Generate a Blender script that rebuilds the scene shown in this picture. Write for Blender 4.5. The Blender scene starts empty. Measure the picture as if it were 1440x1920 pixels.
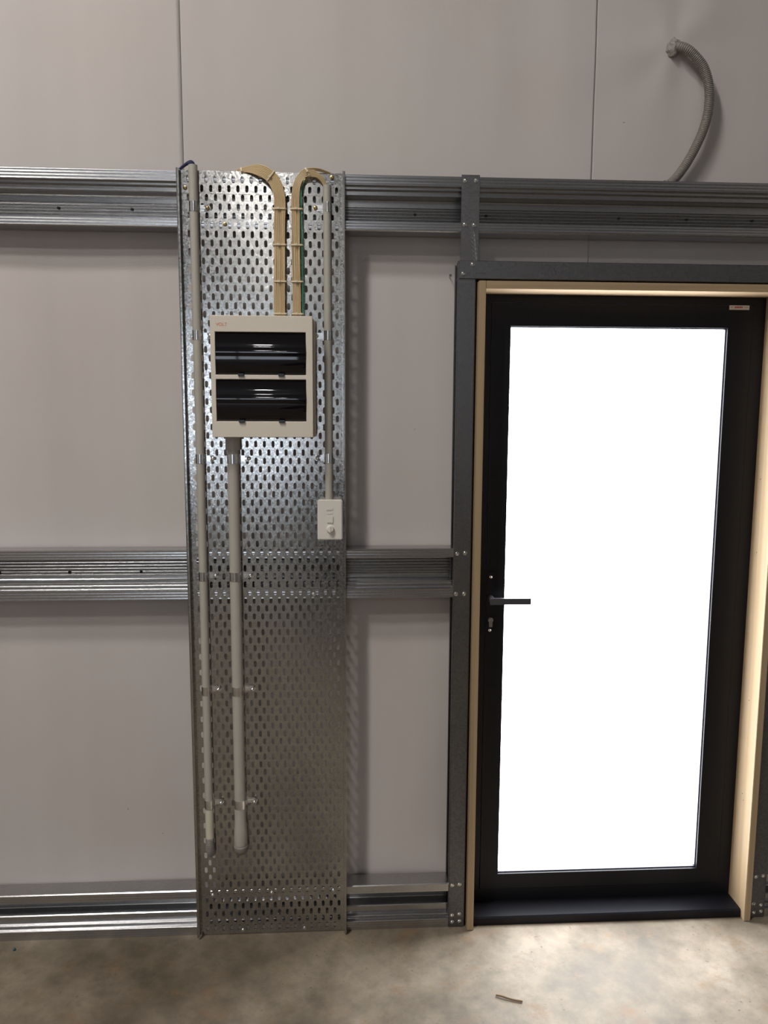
import bpy, bmesh, math, random
from mathutils import Vector, Matrix
from math import pi, sin, cos, radians as R
random.seed(7)
S = bpy.context.scene
C = S.collection

# ------------------------------------------------------------------ camera
cam_d = bpy.data.cameras.new('camera'); cam = bpy.data.objects.new('camera', cam_d); C.objects.link(cam)
cam_d.sensor_fit = 'VERTICAL'; cam_d.sensor_height = 36; cam_d.sensor_width = 27
cam_d.lens = 1450 / 1920 * 36; cam_d.clip_start = 0.02
YAW, PITCH, ROLL = R(-3.205), R(-7.194), R(-0.239)
Mc = Matrix.Rotation(YAW, 4, 'Z') @ Matrix.Rotation(PITCH, 4, 'X') @ Matrix.Rotation(ROLL, 4, 'Y') @ Matrix.Rotation(pi/2, 4, 'X')
cam.matrix_world = Matrix.Translation((0, -2.479, 1.7725)) @ Mc
S.camera = cam

# ------------------------------------------------------------------ world and light levels
W = bpy.data.worlds.new('world'); S.world = W; W.use_nodes = True
W.node_tree.nodes['Background'].inputs[0].default_value = (.75, .85, 1, 1)
W.node_tree.nodes['Background'].inputs[1].default_value = 1.0
S.view_settings.view_transform = 'Standard'; S.view_settings.look = 'None'
S.view_settings.gamma = 1; S.view_settings.use_curve_mapping = False
S.view_settings.exposure = 0.0
BAY_POWER = 116.0        # radiance of the three wide lamps near the wall
FAR_POWER = 300.0        # radiance of the smaller lamps down the shed
DOOR_GLOW = 14.0         # daylight through the frosted door pane
WIN_GLOW = 4.2          # daylight through the rear window
BAYS = [(-1.45, -2.2, 1.6), (-1.4, -11.5, .9), (-1.6, -18.5, .9), (-2.3, -3.3, 1.6), (-3.3, -4.7, 1.6)]
CEIL = 6.0
X0, X1, Y0 = -6.0, 5.0, -22.0
WALL = 0.082            # depth of the lining behind the steel framing

# ------------------------------------------------------------------ helpers
def new_mat(name):
    m = bpy.data.materials.new(name); m.use_nodes = True
    nt = m.node_tree; b = nt.nodes['Principled BSDF']
    return m, nt, b
def N(nt, kind, **kw):
    n = nt.nodes.new(kind)
    for k, v in kw.items():
        if k in n.inputs: n.inputs[k].default_value = v
        else: setattr(n, k, v)
    return n
def L(nt, a, b): nt.links.new(a, b)
def coords(nt, scale=(1, 1, 1)):
    t = N(nt, 'ShaderNodeTexCoord'); m = N(nt, 'ShaderNodeMapping'); m.inputs['Scale'].default_value = scale
    L(nt, t.outputs['Object'], m.inputs['Vector']); return m.outputs['Vector']
def ramp(nt, fac, stops):
    r = N(nt, 'ShaderNodeValToRGB'); e = r.color_ramp.elements
    while len(e) < len(stops): e.new(0.5)
    for i, (p, c) in enumerate(stops):
        e[i].position = p; e[i].color = (*c, 1) if len(c) == 3 else c
    L(nt, fac, r.inputs['Fac']); return r.outputs['Color']
def plain(name, col, rough=.5, metal=0, spec=.5, noise=0, nscale=20, bump=0):
    m, nt, b = new_mat(name)
    b.inputs['Base Color'].default_value = (*col, 1); b.inputs['Roughness'].default_value = rough
    b.inputs['Metallic'].default_value = metal; b.inputs['Specular IOR Level'].default_value = spec
    if noise or bump:
        v = coords(nt); n = N(nt, 'ShaderNodeTexNoise', Scale=nscale, Detail=4.0); L(nt, v, n.inputs['Vector'])
        if noise:
            c = ramp(nt, n.outputs['Fac'], [(.3, tuple(x*(1-noise) for x in col)), (.7, tuple(min(1, x*(1+noise)) for x in col))])
            L(nt, c, b.inputs['Base Color'])
        if bump:
            bp = N(nt, 'ShaderNodeBump', Strength=bump, Distance=.002); L(nt, n.outputs['Fac'], bp.inputs['Height']); L(nt, bp.outputs['Normal'], b.inputs['Normal'])
    return m
def galv(name, lo, hi, rough=.3, var=.12, cell=110, bump=.25, streak=(1, 1, 1), dist=.0006):
    m, nt, b = new_mat(name)
    v = coords(nt, streak)
    vo = N(nt, 'ShaderNodeTexVoronoi', Scale=float(cell)); L(nt, v, vo.inputs['Vector'])
    n1 = N(nt, 'ShaderNodeTexNoise', Scale=cell*1.6, Detail=3.0); L(nt, v, n1.inputs['Vector'])
    n2 = N(nt, 'ShaderNodeTexNoise', Scale=3.0, Detail=3.0); L(nt, v, n2.inputs['Vector'])
    sep = N(nt, 'ShaderNodeSeparateColor'); L(nt, vo.outputs['Color'], sep.inputs['Color'])
    mx = N(nt, 'ShaderNodeMath', operation='MULTIPLY_ADD'); L(nt, n2.outputs['Fac'], mx.inputs[0]); mx.inputs[1].default_value = .5
    L(nt, sep.outputs['Red'], mx.inputs[2])
    L(nt, ramp(nt, mx.outputs[0], [(.1, lo), (1, hi)]), b.inputs['Base Color'])
    r = N(nt, 'ShaderNodeMath', operation='MULTIPLY_ADD'); L(nt, sep.outputs['Green'], r.inputs[0]); r.inputs[1].default_value = var; r.inputs[2].default_value = rough - var/2
    L(nt, r.outputs[0], b.inputs['Roughness'])
    b.inputs['Metallic'].default_value = 1
    # every zinc crystal is tilted a little
    g = N(nt, 'ShaderNodeNewGeometry')
    sb = N(nt, 'ShaderNodeVectorMath', operation='SUBTRACT'); L(nt, vo.outputs['Color'], sb.inputs[0]); sb.inputs[1].default_value = (.5, .5, .5)
    sc = N(nt, 'ShaderNodeVectorMath', operation='SCALE'); L(nt, sb.outputs[0], sc.inputs[0]); sc.inputs['Scale'].default_value = bump
    sb2 = N(nt, 'ShaderNodeVectorMath', operation='SUBTRACT'); L(nt, n1.outputs['Color'], sb2.inputs[0]); sb2.inputs[1].default_value = (.5, .5, .5)
    sc2 = N(nt, 'ShaderNodeVectorMath', operation='SCALE'); L(nt, sb2.outputs[0], sc2.inputs[0]); sc2.inputs['Scale'].default_value = bump
    a1 = N(nt, 'ShaderNodeVectorMath', operation='ADD'); L(nt, g.outputs['Normal'], a1.inputs[0]); L(nt, sc.outputs[0], a1.inputs[1])
    a2 = N(nt, 'ShaderNodeVectorMath', operation='ADD'); L(nt, a1.outputs[0], a2.inputs[0]); L(nt, sc2.outputs[0], a2.inputs[1])
    nn = N(nt, 'ShaderNodeVectorMath', operation='NORMALIZE'); L(nt, a2.outputs[0], nn.inputs[0]); L(nt, nn.outputs[0], b.inputs['Normal'])
    return m
def emit(name, col, s, gloss=.3):
    m, nt, b = new_mat(name)
    b.inputs['Base Color'].default_value = (.8, .82, .85, 1); b.inputs['Roughness'].default_value = gloss
    b.inputs['Emission Color'].default_value = (*col, 1); b.inputs['Emission Strength'].default_value = s
    return m

def tag(o, label=None, cat=None, group=None, kind=None):
    if label: o['label'] = label
    if cat: o['category'] = cat
    if group: o['group'] = group
    if kind: o['kind'] = kind
    return o
def obj(name, bm, mat, parent=None, smooth=False, world=True, sharp=42):
    """bm is in world coordinates; a parent Empty only translates."""
    if parent is not None and world:
        bmesh.ops.translate(bm, verts=bm.verts, vec=-world_loc(parent))
    me = bpy.data.meshes.new(name); bm.to_mesh(me); bm.free()
    for m in (mat if isinstance(mat, (list, tuple)) else [mat]): me.materials.append(m)
    if smooth:
        for p in me.polygons: p.use_smooth = True
    if sharp and any(p.use_smooth for p in me.polygons): me.set_sharp_from_angle(angle=R(sharp))
    o = bpy.data.objects.new(name, me); C.objects.link(o)
    if parent is not None: o.parent = parent
    return o
def world_loc(o):
    v = Vector(o.location); p = o.parent
    while p is not None: v += p.location; p = p.parent
    return v
def thing(name, loc, label=None, cat=None, group=None, kind=None):
    o = bpy.data.objects.new(name, None); C.objects.link(o); o.location = loc; o.empty_display_size = .05
    return tag(o, label, cat, group, kind)
def bevel(bm, w, seg=2):
    bmesh.ops.bevel(bm, geom=[e for e in bm.edges if e.calc_length() > w*1.5], offset=w, segments=seg, affect='EDGES', clamp_overlap=True)
def box(bm, x0, x1, y0, y1, z0, z1):
    vs = [bm.verts.new((x, y, z)) for z in (z0, z1) for y in (y0, y1) for x in (x0, x1)]
    for f in ((0, 2, 3, 1), (4, 5, 7, 6), (0, 1, 5, 4), (2, 6, 7, 3), (0, 4, 6, 2), (1, 3, 7, 5)): bm.faces.new([vs[i] for i in f])
    return vs
def bx(x0, x1, y0, y1, z0, z1, bev=0, seg=2):
    bm = bmesh.new(); box(bm, x0, x1, y0, y1, z0, z1)
    if bev: bevel(bm, bev, seg)
    return bm
def catmull(pts, n=8):
    P = [Vector(p) for p in pts]; P = [2*P[0]-P[1]] + P + [2*P[-1]-P[-2]]; out = []
    for i in range(1, len(P)-2):
        a, b, c, d = P[i-1:i+3]
        for k in range(n):
            t = k/n
            out.append(.5*((2*b)+(c-a)*t+(2*a-5*b+4*c-d)*t*t+(3*b-a-3*c+d)*t**3))
    out.append(P[-2]); return out
def tube(bm, path, rad, seg=12, cap=True, squash=1.0):
    path = [Vector(p) for p in path]; n = len(path)
    if not callable(rad): rr = rad; rad = lambda i: rr
    t0 = (path[1]-path[0]).normalized()
    up = Vector((0, 1, 0)) if abs(t0.y) < .9 else Vector((1, 0, 0))
    rings = []
    for i, p in enumerate(path):
        t = (path[min(i+1, n-1)]-path[max(i-1, 0)]).normalized()
        up = (up - t*up.dot(t)).normalized(); s = t.cross(up)
        r = rad(i)
        rings.append([bm.verts.new(p + (s*cos(2*pi*k/seg) + up*sin(2*pi*k/seg)*squash)*r) for k in range(seg)])
    for a, b in zip(rings, rings[1:]):
        for k in range(seg):
            bm.faces.new((a[k], a[(k+1) % seg], b[(k+1) % seg], b[k])).smooth = True
    if cap:
        bm.faces.new(rings[0][::-1]); bm.faces.new(rings[-1])
    bmesh.ops.recalc_face_normals(bm, faces=bm.faces)
def extrude_x(bm, prof, x0, x1, closed=False):
    """prof: list of (y, z)"""
    A = [bm.verts.new((x0, y, z)) for y, z in prof]; B = [bm.verts.new((x1, y, z)) for y, z in prof]
    m = len(prof)
    for i in range(m if closed else m-1):
        j = (i+1) % m; bm.faces.new((A[i], A[j], B[j], B[i]))
def solidify(o, t, off=0):
    m = o.modifiers.new('thickness', 'SOLIDIFY'); m.thickness = t; m.offset = off
    return o
def lathe_y(bm, cx, cz, prof, seg=20, y0=0):
    """revolve (r, y) profile around the y axis through (cx, cz)"""
    rings = []
    for r, y in prof:
        if r <= 0: rings.append([bm.verts.new((cx, y0+y, cz))])
        else: rings.append([bm.verts.new((cx+r*cos(2*pi*k/seg), y0+y, cz+r*sin(2*pi*k/seg))) for k in range(seg)])
    for a, b in zip(rings, rings[1:]):
        for k in range(seg):
            k2 = (k+1) % seg
            if len(a) == 1 and len(b) == 1: continue
            if len(a) == 1: bm.faces.new((a[0], b[k], b[k2]))
            elif len(b) == 1: bm.faces.new((a[k], a[k2], b[0]))
            else: bm.faces.new((a[k], a[k2], b[k2], b[k]))
    bmesh.ops.recalc_face_normals(bm, faces=bm.faces)
def lathe_z(bm, cx, cy, prof, seg=24):
    rings = []
    for r, z in prof:
        if r <= 0: rings.append([bm.verts.new((cx, cy, z))])
        else: rings.append([bm.verts.new((cx+r*cos(2*pi*k/seg), cy+r*sin(2*pi*k/seg), z)) for k in range(seg)])
    for a, b in zip(rings, rings[1:]):
        for k in range(seg):
            k2 = (k+1) % seg
            if len(a) == 1: bm.faces.new((a[0], b[k], b[k2]))
            elif len(b) == 1: bm.faces.new((a[k], a[k2], b[0]))
            else: bm.faces.new((a[k], a[k2], b[k2], b[k]))
    bmesh.ops.recalc_face_normals(bm, faces=bm.faces)

# ------------------------------------------------------------------ materials
def mat_sarking():
    m, nt, b = new_mat('wall_lining')
    v = coords(nt)
    n = N(nt, 'ShaderNodeTexNoise', Scale=1.3, Detail=3.0); L(nt, v, n.inputs['Vector'])
    vs = coords(nt, (7, 7, .6)); n3 = N(nt, 'ShaderNodeTexNoise', Scale=1.0, Detail=2.0); L(nt, vs, n3.inputs['Vector'])
    c1 = ramp(nt, n.outputs['Fac'], [(.3, (.515, .468, .450)), (.5, (.530, .490, .480)), (.7, (.530, .508, .484))])
    mx = N(nt, 'ShaderNodeMix', data_type='RGBA', blend_type='MULTIPLY'); mx.inputs[0].default_value = .5
    L(nt, c1, mx.inputs[6]); L(nt, ramp(nt, n3.outputs['Fac'], [(.3, (.88, .88, .88)), (.7, (1, 1, 1))]), mx.inputs[7])
    L(nt, mx.outputs[2], b.inputs['Base Color'])
    b.inputs['Roughness'].default_value = .62; b.inputs['Specular IOR Level'].default_value = .35
    n2 = N(nt, 'ShaderNodeTexNoise', Scale=240.0, Detail=2.0); L(nt, v, n2.inputs['Vector'])
    bp = N(nt, 'ShaderNodeBump', Strength=.12, Distance=.001); L(nt, n2.outputs['Fac'], bp.inputs['Height']); L(nt, bp.outputs['Normal'], b.inputs['Normal'])
    return m
def mat_concrete():
    m, nt, b = new_mat('concrete')
    v = coords(nt)
    n = N(nt, 'ShaderNodeTexNoise', Scale=2.3, Detail=8.0, Roughness=.60); L(nt, v, n.inputs['Vector'])
    base = ramp(nt, n.outputs['Fac'], [(.32, (.082, .062, .040)), (.46, (.150, .120, .084)), (.58, (.245, .203, .150)), (.75, (.36, .31, .245))])
    n2 = N(nt, 'ShaderNodeTexNoise', Scale=14.0, Detail=6.0, Roughness=.7); L(nt, v, n2.inputs['Vector'])
    mx = N(nt, 'ShaderNodeMix', data_type='RGBA', blend_type='MULTIPLY'); mx.inputs[0].default_value = 1
    L(nt, base, mx.inputs[6]); L(nt, ramp(nt, n2.outputs['Fac'], [(.34, (.74, .74, .75)), (.6, (1, 1, 1))]), mx.inputs[7])
    # rusty brown stains
    v3 = coords(nt, (1, 1.4, 1)); n3 = N(nt, 'ShaderNodeTexNoise', Scale=6.5, Detail=9.0, Roughness=.75); L(nt, v3, n3.inputs['Vector'])
    mk = ramp(nt, n3.outputs['Fac'], [(.55, (0, 0, 0)), (.68, (.8, .8, .8))])
    m2 = N(nt, 'ShaderNodeMix', data_type='RGBA'); L(nt, mk, m2.inputs[0]); L(nt, mx.outputs[2], m2.inputs[6]); m2.inputs[7].default_value = (.20, .12, .06, 1)
    # small dark specks
    vo = N(nt, 'ShaderNodeTexNoise', Scale=55.0, Detail=3.0); L(nt, v, vo.inputs['Vector'])
    sp = ramp(nt, vo.outputs['Fac'], [(.66, (0, 0, 0)), (.72, (.8, .8, .8))])
    m3 = N(nt, 'ShaderNodeMix', data_type='RGBA'); L(nt, sp, m3.inputs[0]); L(nt, m2.outputs[2], m3.inputs[6]); m3.inputs[7].default_value = (.12, .09, .06, 1)
    L(nt, m3.outputs[2], b.inputs['Base Color'])
    L(nt, ramp(nt, n.outputs['Fac'], [(.3, (.52,)*3), (.7, (.78,)*3)]), b.inputs['Roughness'])
    bp = N(nt, 'ShaderNodeBump', Strength=.3, Distance=.002); L(nt, n2.outputs['Fac'], bp.inputs['Height']); L(nt, bp.outputs['Normal'], b.inputs['Normal'])
    return m
def mat_timber(name, lo, hi):
    m, nt, b = new_mat(name)
    v = coords(nt, (60, 60, 1.2)); n = N(nt, 'ShaderNodeTexNoise', Scale=1.0, Detail=4.0, Distortion=.6); L(nt, v, n.inputs['Vector'])
    L(nt, ramp(nt, n.outputs['Fac'], [(.3, lo), (.7, hi)]), b.inputs['Base Color'])
    b.inputs['Roughness'].default_value = .55; return m
M_wall = mat_sarking(); M_floor = mat_concrete()
M_wood = mat_timber('pine', (.32, .225, .13), (.39, .29, .18))
M_tray = galv('galvanised_tray', (.34, .335, .325), (.46, .455, .44), rough=.20, cell=230, bump=.028)
M_girt = galv('galvanised_girt', (.43, .43, .44), (.50, .50, .51), rough=.25, cell=420, bump=.012, var=.04, streak=(.4, 1, 1))
M_post = galv('galvanised_post', (.135, .135, .14), (.18, .18, .185), rough=.48, cell=200, bump=.06)
M_zinc = plain('zinc_clip', (.72, .73, .74), .2, 1, noise=.1, nscale=80)
M_screw = plain('screw_steel', (.75, .75, .74), .18, 1)
M_conduit = plain('grey_pvc', (.40, .38, .34), .38, noise=.03, nscale=8)
M_conduit2 = plain('pale_pvc', (.56, .53, .43), .4)
M_flex = plain('flexible_grey_pvc', (.21, .195, .175), .45)
M_box = plain('cream_plastic', (.64, .58, .50), .35, noise=.01)
M_dark = plain('smoked_cover', (.004, .003, .004), .03, spec=.45)
M_black = plain('black_plastic', (.012, .012, .012), .35)
M_orange = plain('orange_ink', (.62, .20, .10), .5)
M_white = plain('white_plastic', (.68, .65, .60), .35)
M_cable = plain('cream_cable', (.58, .44, .255), .45, noise=.06, nscale=15)
M_green = plain('green_cable', (.02, .17, .10), .4)
M_blue = plain('navy_cable', (.012, .016, .07), .35)
M_tie = plain('tie_nylon', (.70, .60, .42), .4)
M_alu = plain('black_aluminium', (.0055, .0055, .008), .42, spec=.25, noise=.1, nscale=300, bump=.05)
M_lever = plain('satin_black', (.05, .05, .06), .3)
M_sticker = plain('sticker_paper', (.55, .52, .48), .6)
M_red = plain('sticker_red', (.40, .03, .03), .6)
M_seal = plain('sealant', (.27, .25, .235), .6, noise=.1, nscale=120, bump=.6)
M_pane = emit('frosted_pane', (.93, .96, 1.0), DOOR_GLOW)
M_hole = plain('dark_hole', (.01, .01, .01), .9)
M_scratch = plain('scratch_marks', (.50, .50, .51), .5, .6)
M_ink = plain('stamp_ink', (.05, .05, .055), .6)
M_dirt = plain('wall_speck', (.16, .14, .12), .9)
M_ceil = plain('ceiling_lining', (.40, .40, .39), .5, noise=.05, nscale=2)
M_side = plain('side_lining', (.46, .44, .42), .6, noise=.05, nscale=2)
M_twig = plain('dry_twig', (.16, .11, .055), .8)

# ------------------------------------------------------------------ room shell
def disp(x, z):
    d = .0035*sin(3.1*x+1.3*z+.7)*sin(2.2*z-.9*x) + .0018*sin(9*x+.8*sin(2*z)+.4)*cos(1.4*z)
    d += .0016*sin(27*x+1.5*sin(1.7*z))*max(0, min(1, (z-2.45)/.3))*max(0, min(1, (x-.05)/.5))
    # pucker where the flexible conduit comes through
    r = math.hypot(x-1.05, z-2.93)
    d += -.010*math.exp(-(r/.07)**2) + .0035*math.exp(-(r/.28)**2)*sin(5*math.atan2(z-2.93, x-1.05)+1)
    # creases at the foot of the left bay
    d += -.004*math.exp(-((x+.60+.4*(z-.22))/.012)**2 - ((z-.235)/.05)**2)
    d += -.002*math.exp(-((z-.22)/.05)**2) * (1 if x < .4 else 0)
    return d
def wall_front():
    bm = bmesh.new()
    OX0, OX1, OZ = .452, 1.432, 2.178      # door opening
    def sheet(xa, xb, base):
        xs = [xa]; step = .02
        while xs[-1] + step < xb - .004: xs.append(xs[-1]+step)
        xs.append(xb)
        for e in (OX0, OX1):
            if xa < e < xb: xs.append(e)
        xs = sorted(set(xs)); zs = sorted(set([i*.03 for i in range(200)] + [OZ, CEIL]))
        V = {}
        for i, x in enumerate(xs):
            for j, z in enumerate(zs): V[i, j] = bm.verts.new((x, base+disp(x, z), z))
        for i in range(len(xs)-1):
            for j in range(len(zs)-1):
                if xs[i] >= OX0-1e-4 and xs[i+1] <= OX1+1e-4 and zs[j+1] <= OZ+1e-4: continue
                f = bm.faces.new((V[i, j], V[i+1, j], V[i+1, j+1], V[i, j+1])); f.smooth = True
        # turned edge of the sheet
    sheet(X0, -.487, WALL-.0025); sheet(-.500, .805, WALL); sheet(.795, X1, WALL+.003)
    return obj('wall_front', bm, M_wall)
w = solidify(wall_front(), .002, 1); tag(w, kind='structure')
for nm, a in (('wall_left', (X0-.05, X0, Y0, WALL+.02, 0, CEIL)), ('wall_right', (X1, X1+.05, Y0, WALL+.02, 0, CEIL)),
              ('wall_back', (X0-.05, X1+.05, Y0-.06, Y0, 0, CEIL))):
    tag(obj(nm, bx(*a), M_side), kind='structure')
bm = bmesh.new(); box(bm, X0-.05, X1+.05, Y0-.06, .35, -.1, 0); tag(obj('floor', bm, M_floor), kind='structure')
tag(obj('ceiling', bx(X0-.05, X1+.05, Y0-.06, .35, CEIL, CEIL+.05), M_ceil), kind='structure')
# outer cladding behind the lining, closes the wall cavity around the door
bm = bmesh.new(); box(bm, X0-.05, .44, .16, .18, 0, CEIL); box(bm, 1.44, X1+.05, .16, .18, 0, CEIL); box(bm, .44, 1.44, .16, .18, 2.18, CEIL)
tag(obj('wall_outer', bm, plain('cladding', (.3, .3, .3), .6)), kind='structure')

# tall glazed opening far behind the viewer that the shiny sheet mirrors
win = thing('window_1', (-3.15, Y0+.02, .1), kind='structure')
bm = bmesh.new()
for a in ((-5.05, -1.25, .02, .10), (-5.05, -1.25, 4.0, 4.1), (-5.05, -4.97, .1, 4.0), (-1.33, -1.25, .1, 4.0), (-3.19, -3.11, .1, 4.0)):
    box(bm, a[0], a[1], Y0-.005, Y0+.05, a[2], a[3])
obj('window_frame', bm, M_alu, win)
obj('window_pane', bx(-4.97, -1.33, Y0, Y0+.015, .1, 4.0), emit('rear_pane', (.78, .88, 1), WIN_GLOW), win)
# high bay lamps
def high_bay(i, x, y, k):
    t = thing('high_bay_lamp', (x, y, CEIL), ['wide round high bay lamp closest to the lined wall', 'small round high bay lamp hanging in the middle of the shed', 'small round high bay lamp near the rear glazed opening', 'wide round high bay lamp, second from the lined wall', 'wide round high bay lamp closest to the left side wall'][i], 'lamp', 'high bay lamps')
    bm = bmesh.new(); tube(bm, [(x, y, CEIL), (x, y, CEIL-.25)], .006, 8); obj('hanging_rod', bm, M_zinc, t)
    bm = bmesh.new(); lathe_z(bm, x, y, [(0, CEIL-.25), (.07*k, CEIL-.25), (.08*k, CEIL-.33), (.19*k, CEIL-.36), (.20*k, CEIL-.385), (.185*k, CEIL-.385), (.18*k, CEIL-.372), (0, CEIL-.372)]); obj('housing', bm, M_black, t)
    bm = bmesh.new(); lathe_z(bm, x, y, [(0, CEIL-.374), (.178*k, CEIL-.374), (.177*k, CEIL-.384), (.155*k, CEIL-.394), (.11*k, CEIL-.402), (.05*k, CEIL-.405), (0, CEIL-.405)]); obj('diffuser', bm, M_lamp if k > 1 else M_lamp_far, t)
M_lamp_far = emit('far_lamp_diffuser', (1, .97, .93), FAR_POWER)
M_lamp = emit('lamp_diffuser', (1, .955, .89), BAY_POWER)
for i, (x, y, k) in enumerate(BAYS): high_bay(i, x, y, k)

# ------------------------------------------------------------------ steel girts
def web_profile(z0, z1, steps, flip=False, ridges=(.067, .118), nr=5):
    """room-side profile of a ribbed top-hat girt, z rising; steps = heights of the stepped lower flange."""
    H = z1 - z0; lip = .029
    p = [(.010, 0.0), (0, 0.0)]
    k = 6
    for i in range(k+1): p.append((.0 + (.0004 if i % 2 else 0), lip*(i+.2)/(k+.4)))
    p.append((0, lip))
    d = .0; z = lip
    for i, s in enumerate(steps):
        p += [(d+.001, z+.0006), (d+.013, z+.002), (d+.014, z+.0035), (d+.014, s)]
        d += .014; z = s
    p += [(d+.0026, z+.0024), (.068, z+.0045), (.070, z+.008)]
    a, b = ridges; st = (b-a)/nr
    p.append((.070, a))
    for i in range(nr):
        c = a+st*(i+.5); p += [(.0708, c-st*.46), (.0690, c-st*.30), (.0680, c-st*.1), (.0680, c+st*.1), (.0690, c+st*.30), (.0708, c+st*.46)]
    p.append((.070, b+.004)); p.append((.070, H-.004)); p.append((.066, H-.0015))
    top = [(.003, H-.0015), (0, H-.004)]
    for i in range(1, k): top.append((.0004 if i % 2 else 0, H-.004-(lip-.004)*i/k))
    top += [(0, H-lip), (.006, H-lip)]
    p += top
    if flip: p = [(y, H-z) for y, z in p]
    return [(y, z0+z) for y, z in p]
def girt(z0, z1, x0, x1, steps, flip, label, holes=(), hz=0, ridges=(.067, .118), nr=5):
    t = thing('steel_girt', ((x0+x1)/2, .035, z0), label, 'girt')
    bm = bmesh.new(); extrude_x(bm, web_profile(z0, z1, steps, flip, ridges, nr), x0, x1)
    bmesh.ops.recalc_face_normals(bm, faces=bm.faces)
    o = obj('channel', bm, M_girt, t); solidify(o, .0012, 0)
    for hx in holes:
        bm = bmesh.new(); lathe_y(bm, hx, hz, [(0, -.0012), (.0042, -.0012), (.0042, .002), (0, .002)], 12, .0655); obj('bolt_hole', bm, M_hole, t)
    return t
girt(2.334, 2.500, X0, X1, (.038, .052), True, 'long galvanised girt at head height running above the door', (-1.10, -.871, -.647, .237, .465, .897, 1.121, 1.34), 2.402, (.078, .128))
girt(1.176, 1.339, X0, .372, (.038, .048), False, 'galvanised waist-height girt ending at the post left of the door', (-1.114, -.890, -.659), 1.255)
girt(.001, .164, X0, .372, (.040, .067), False, 'galvanised bottom girt on the floor left of the door', (), 0, (.10, .135), 3)
girt(.001, .164, 1.500, X1, (.040, .067), False, 'galvanised bottom girt on the floor right of the door', (), 0, (.10, .135), 3)

# ------------------------------------------------------------------ posts, strap, header
def screw(bm_loc, parent, r=.0055, name='screw', mat=None):
    x, y, z = bm_loc
    bm = bmesh.new()
    lathe_y(bm, x, z, [(0, 0), (r*1.25, 0), (r*1.25, -.001), (r*.9, -.0016), (r*.82, -.0034), (r*.5, -.0046), (r*.42, -.0046), (r*.35, -.0030), (0, -.0028)], 14, y)
    return obj(name, bm, mat or M_screw, parent, True)
def c_post(x0, x1, label, screws, z1=2.248, name='steel_post'):
    t = thing(name, ((x0+x1)/2, .03, 0), label, 'post')
    bm = bmesh.new()
    prof = [(x0, .062), (x0, .072), (x1, .072), (x1, .0025), (x1-.0025, 0), (x0+.0025, 0), (x0, .0025), (x0, .012)]
    A = [bm.verts.new((x, y-.0025, .001)) for x, y in prof]; B = [bm.verts.new((x, y-.0025, z1)) for x, y in prof]
    for i in range(len(prof)-1): bm.faces.new((A[i], A[i+1], B[i+1], B[i]))
    o = obj('channel', bm, M_post, t); solidify(o, .0015, 0)
    for s in screws: screw((s[0], -.0032, s[1]), t)
    return t
c_post(.368, .424, 'dark grey steel post standing left of the door', [(.379, 1.321), (.405, 1.323), (.377, 1.187), (.404, 1.187), (.380, .157), (.405, .160), (.381, .045), (.406, .049), (.382, .020), (.407, .022)])
c_post(1.447, 1.502, 'grey steel post right of the door, at the photo edge', [(1.463, .155), (1.489, .158), (1.461, .052), (1.487, .047), (1.463, .018), (1.489, .022), (1.463, 1.321), (1.489, 1.323), (1.463, 1.187), (1.489, 1.187)])
t = thing('steel_strap', (.402, -.004, 2.248), 'short vertical steel strap screwed across the top girt above the post', 'strap')
bm = bmesh.new(); box(bm, .374, .431, -.0045, -.002, 2.225, 2.506); bevel(bm, .0008, 1); obj('plate', bm, M_post, t)
for s in ((.385, 2.488), (.419, 2.489), (.386, 2.358), (.415, 2.357)): screw((s[0], -.0048, s[1]), t)
bm = bmesh.new()
random.seed(3)
sx, sz = .404, 2.335                      # scribbled chalk zigzag
for k in range(7):
    for (dx0, dz0, dx1, dz1) in ((0, 0, .014, -.012), (.014, -.012, .008, .004)):
        a = Vector((sx+k*.0016+dx0, -.0049, sz-k*.0135+dz0)); b = Vector((sx+k*.0016+dx1, -.0049, sz-k*.0135+dz1))
        tube(bm, [a, a.lerp(b, .5)+Vector((.0006, 0, .0006)), b], .0006, 4)
obj('chalk_scribble', bm, M_scratch, t)
# header channel
t = thing('header_beam', (.94, .02, 2.194), 'horizontal steel header beam above the timber door frame', 'beam')
bm = bmesh.new(); prof = [(.050, 2.205), (.050, 2.195), (-.004, 2.195), (-.0065, 2.1965), (-.0065, 2.2475), (-.004, 2.249), (.050, 2.249), (.050, 2.240)]
extrude_x(bm, prof, .371, 1.506); bmesh.ops.recalc_face_normals(bm, faces=bm.faces)
o = obj('channel', bm, M_post, t); solidify(o, .0014, 0)
screw((.412, -.0072, 2.238), t); screw((.383, -.0072, 2.210), t)
screw((1.462, -.0072, 2.238), t); screw((1.490, -.0072, 2.210), t)
bm = bmesh.new()
for xa in (.420, .432, .444): box(bm, xa, xa+.008, -.0076, -.0070, 2.2105, 2.2125)
for xa in (1.332, 1.340, 1.348, 1.355): box(bm, xa, xa+.004, -.0076, -.0070, 2.215, 2.219)
obj('ink_stamp', bm, M_ink, t)
bm = bmesh.new()
for (xa, za, xb, zb, r) in ((1.300, 2.238, 1.324, 2.222, .0028), (1.14, 2.236, 1.162, 2.231, .0016), (1.108, 2.230, 1.116, 2.232, .0012)):
    tube(bm, [(xa, -.0070, za), ((xa+xb)/2, -.0070, (za+zb)/2-.001), (xb, -.0070, zb)], r, 6, squash=.15)
obj('smudge', bm, M_ink, t)

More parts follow.
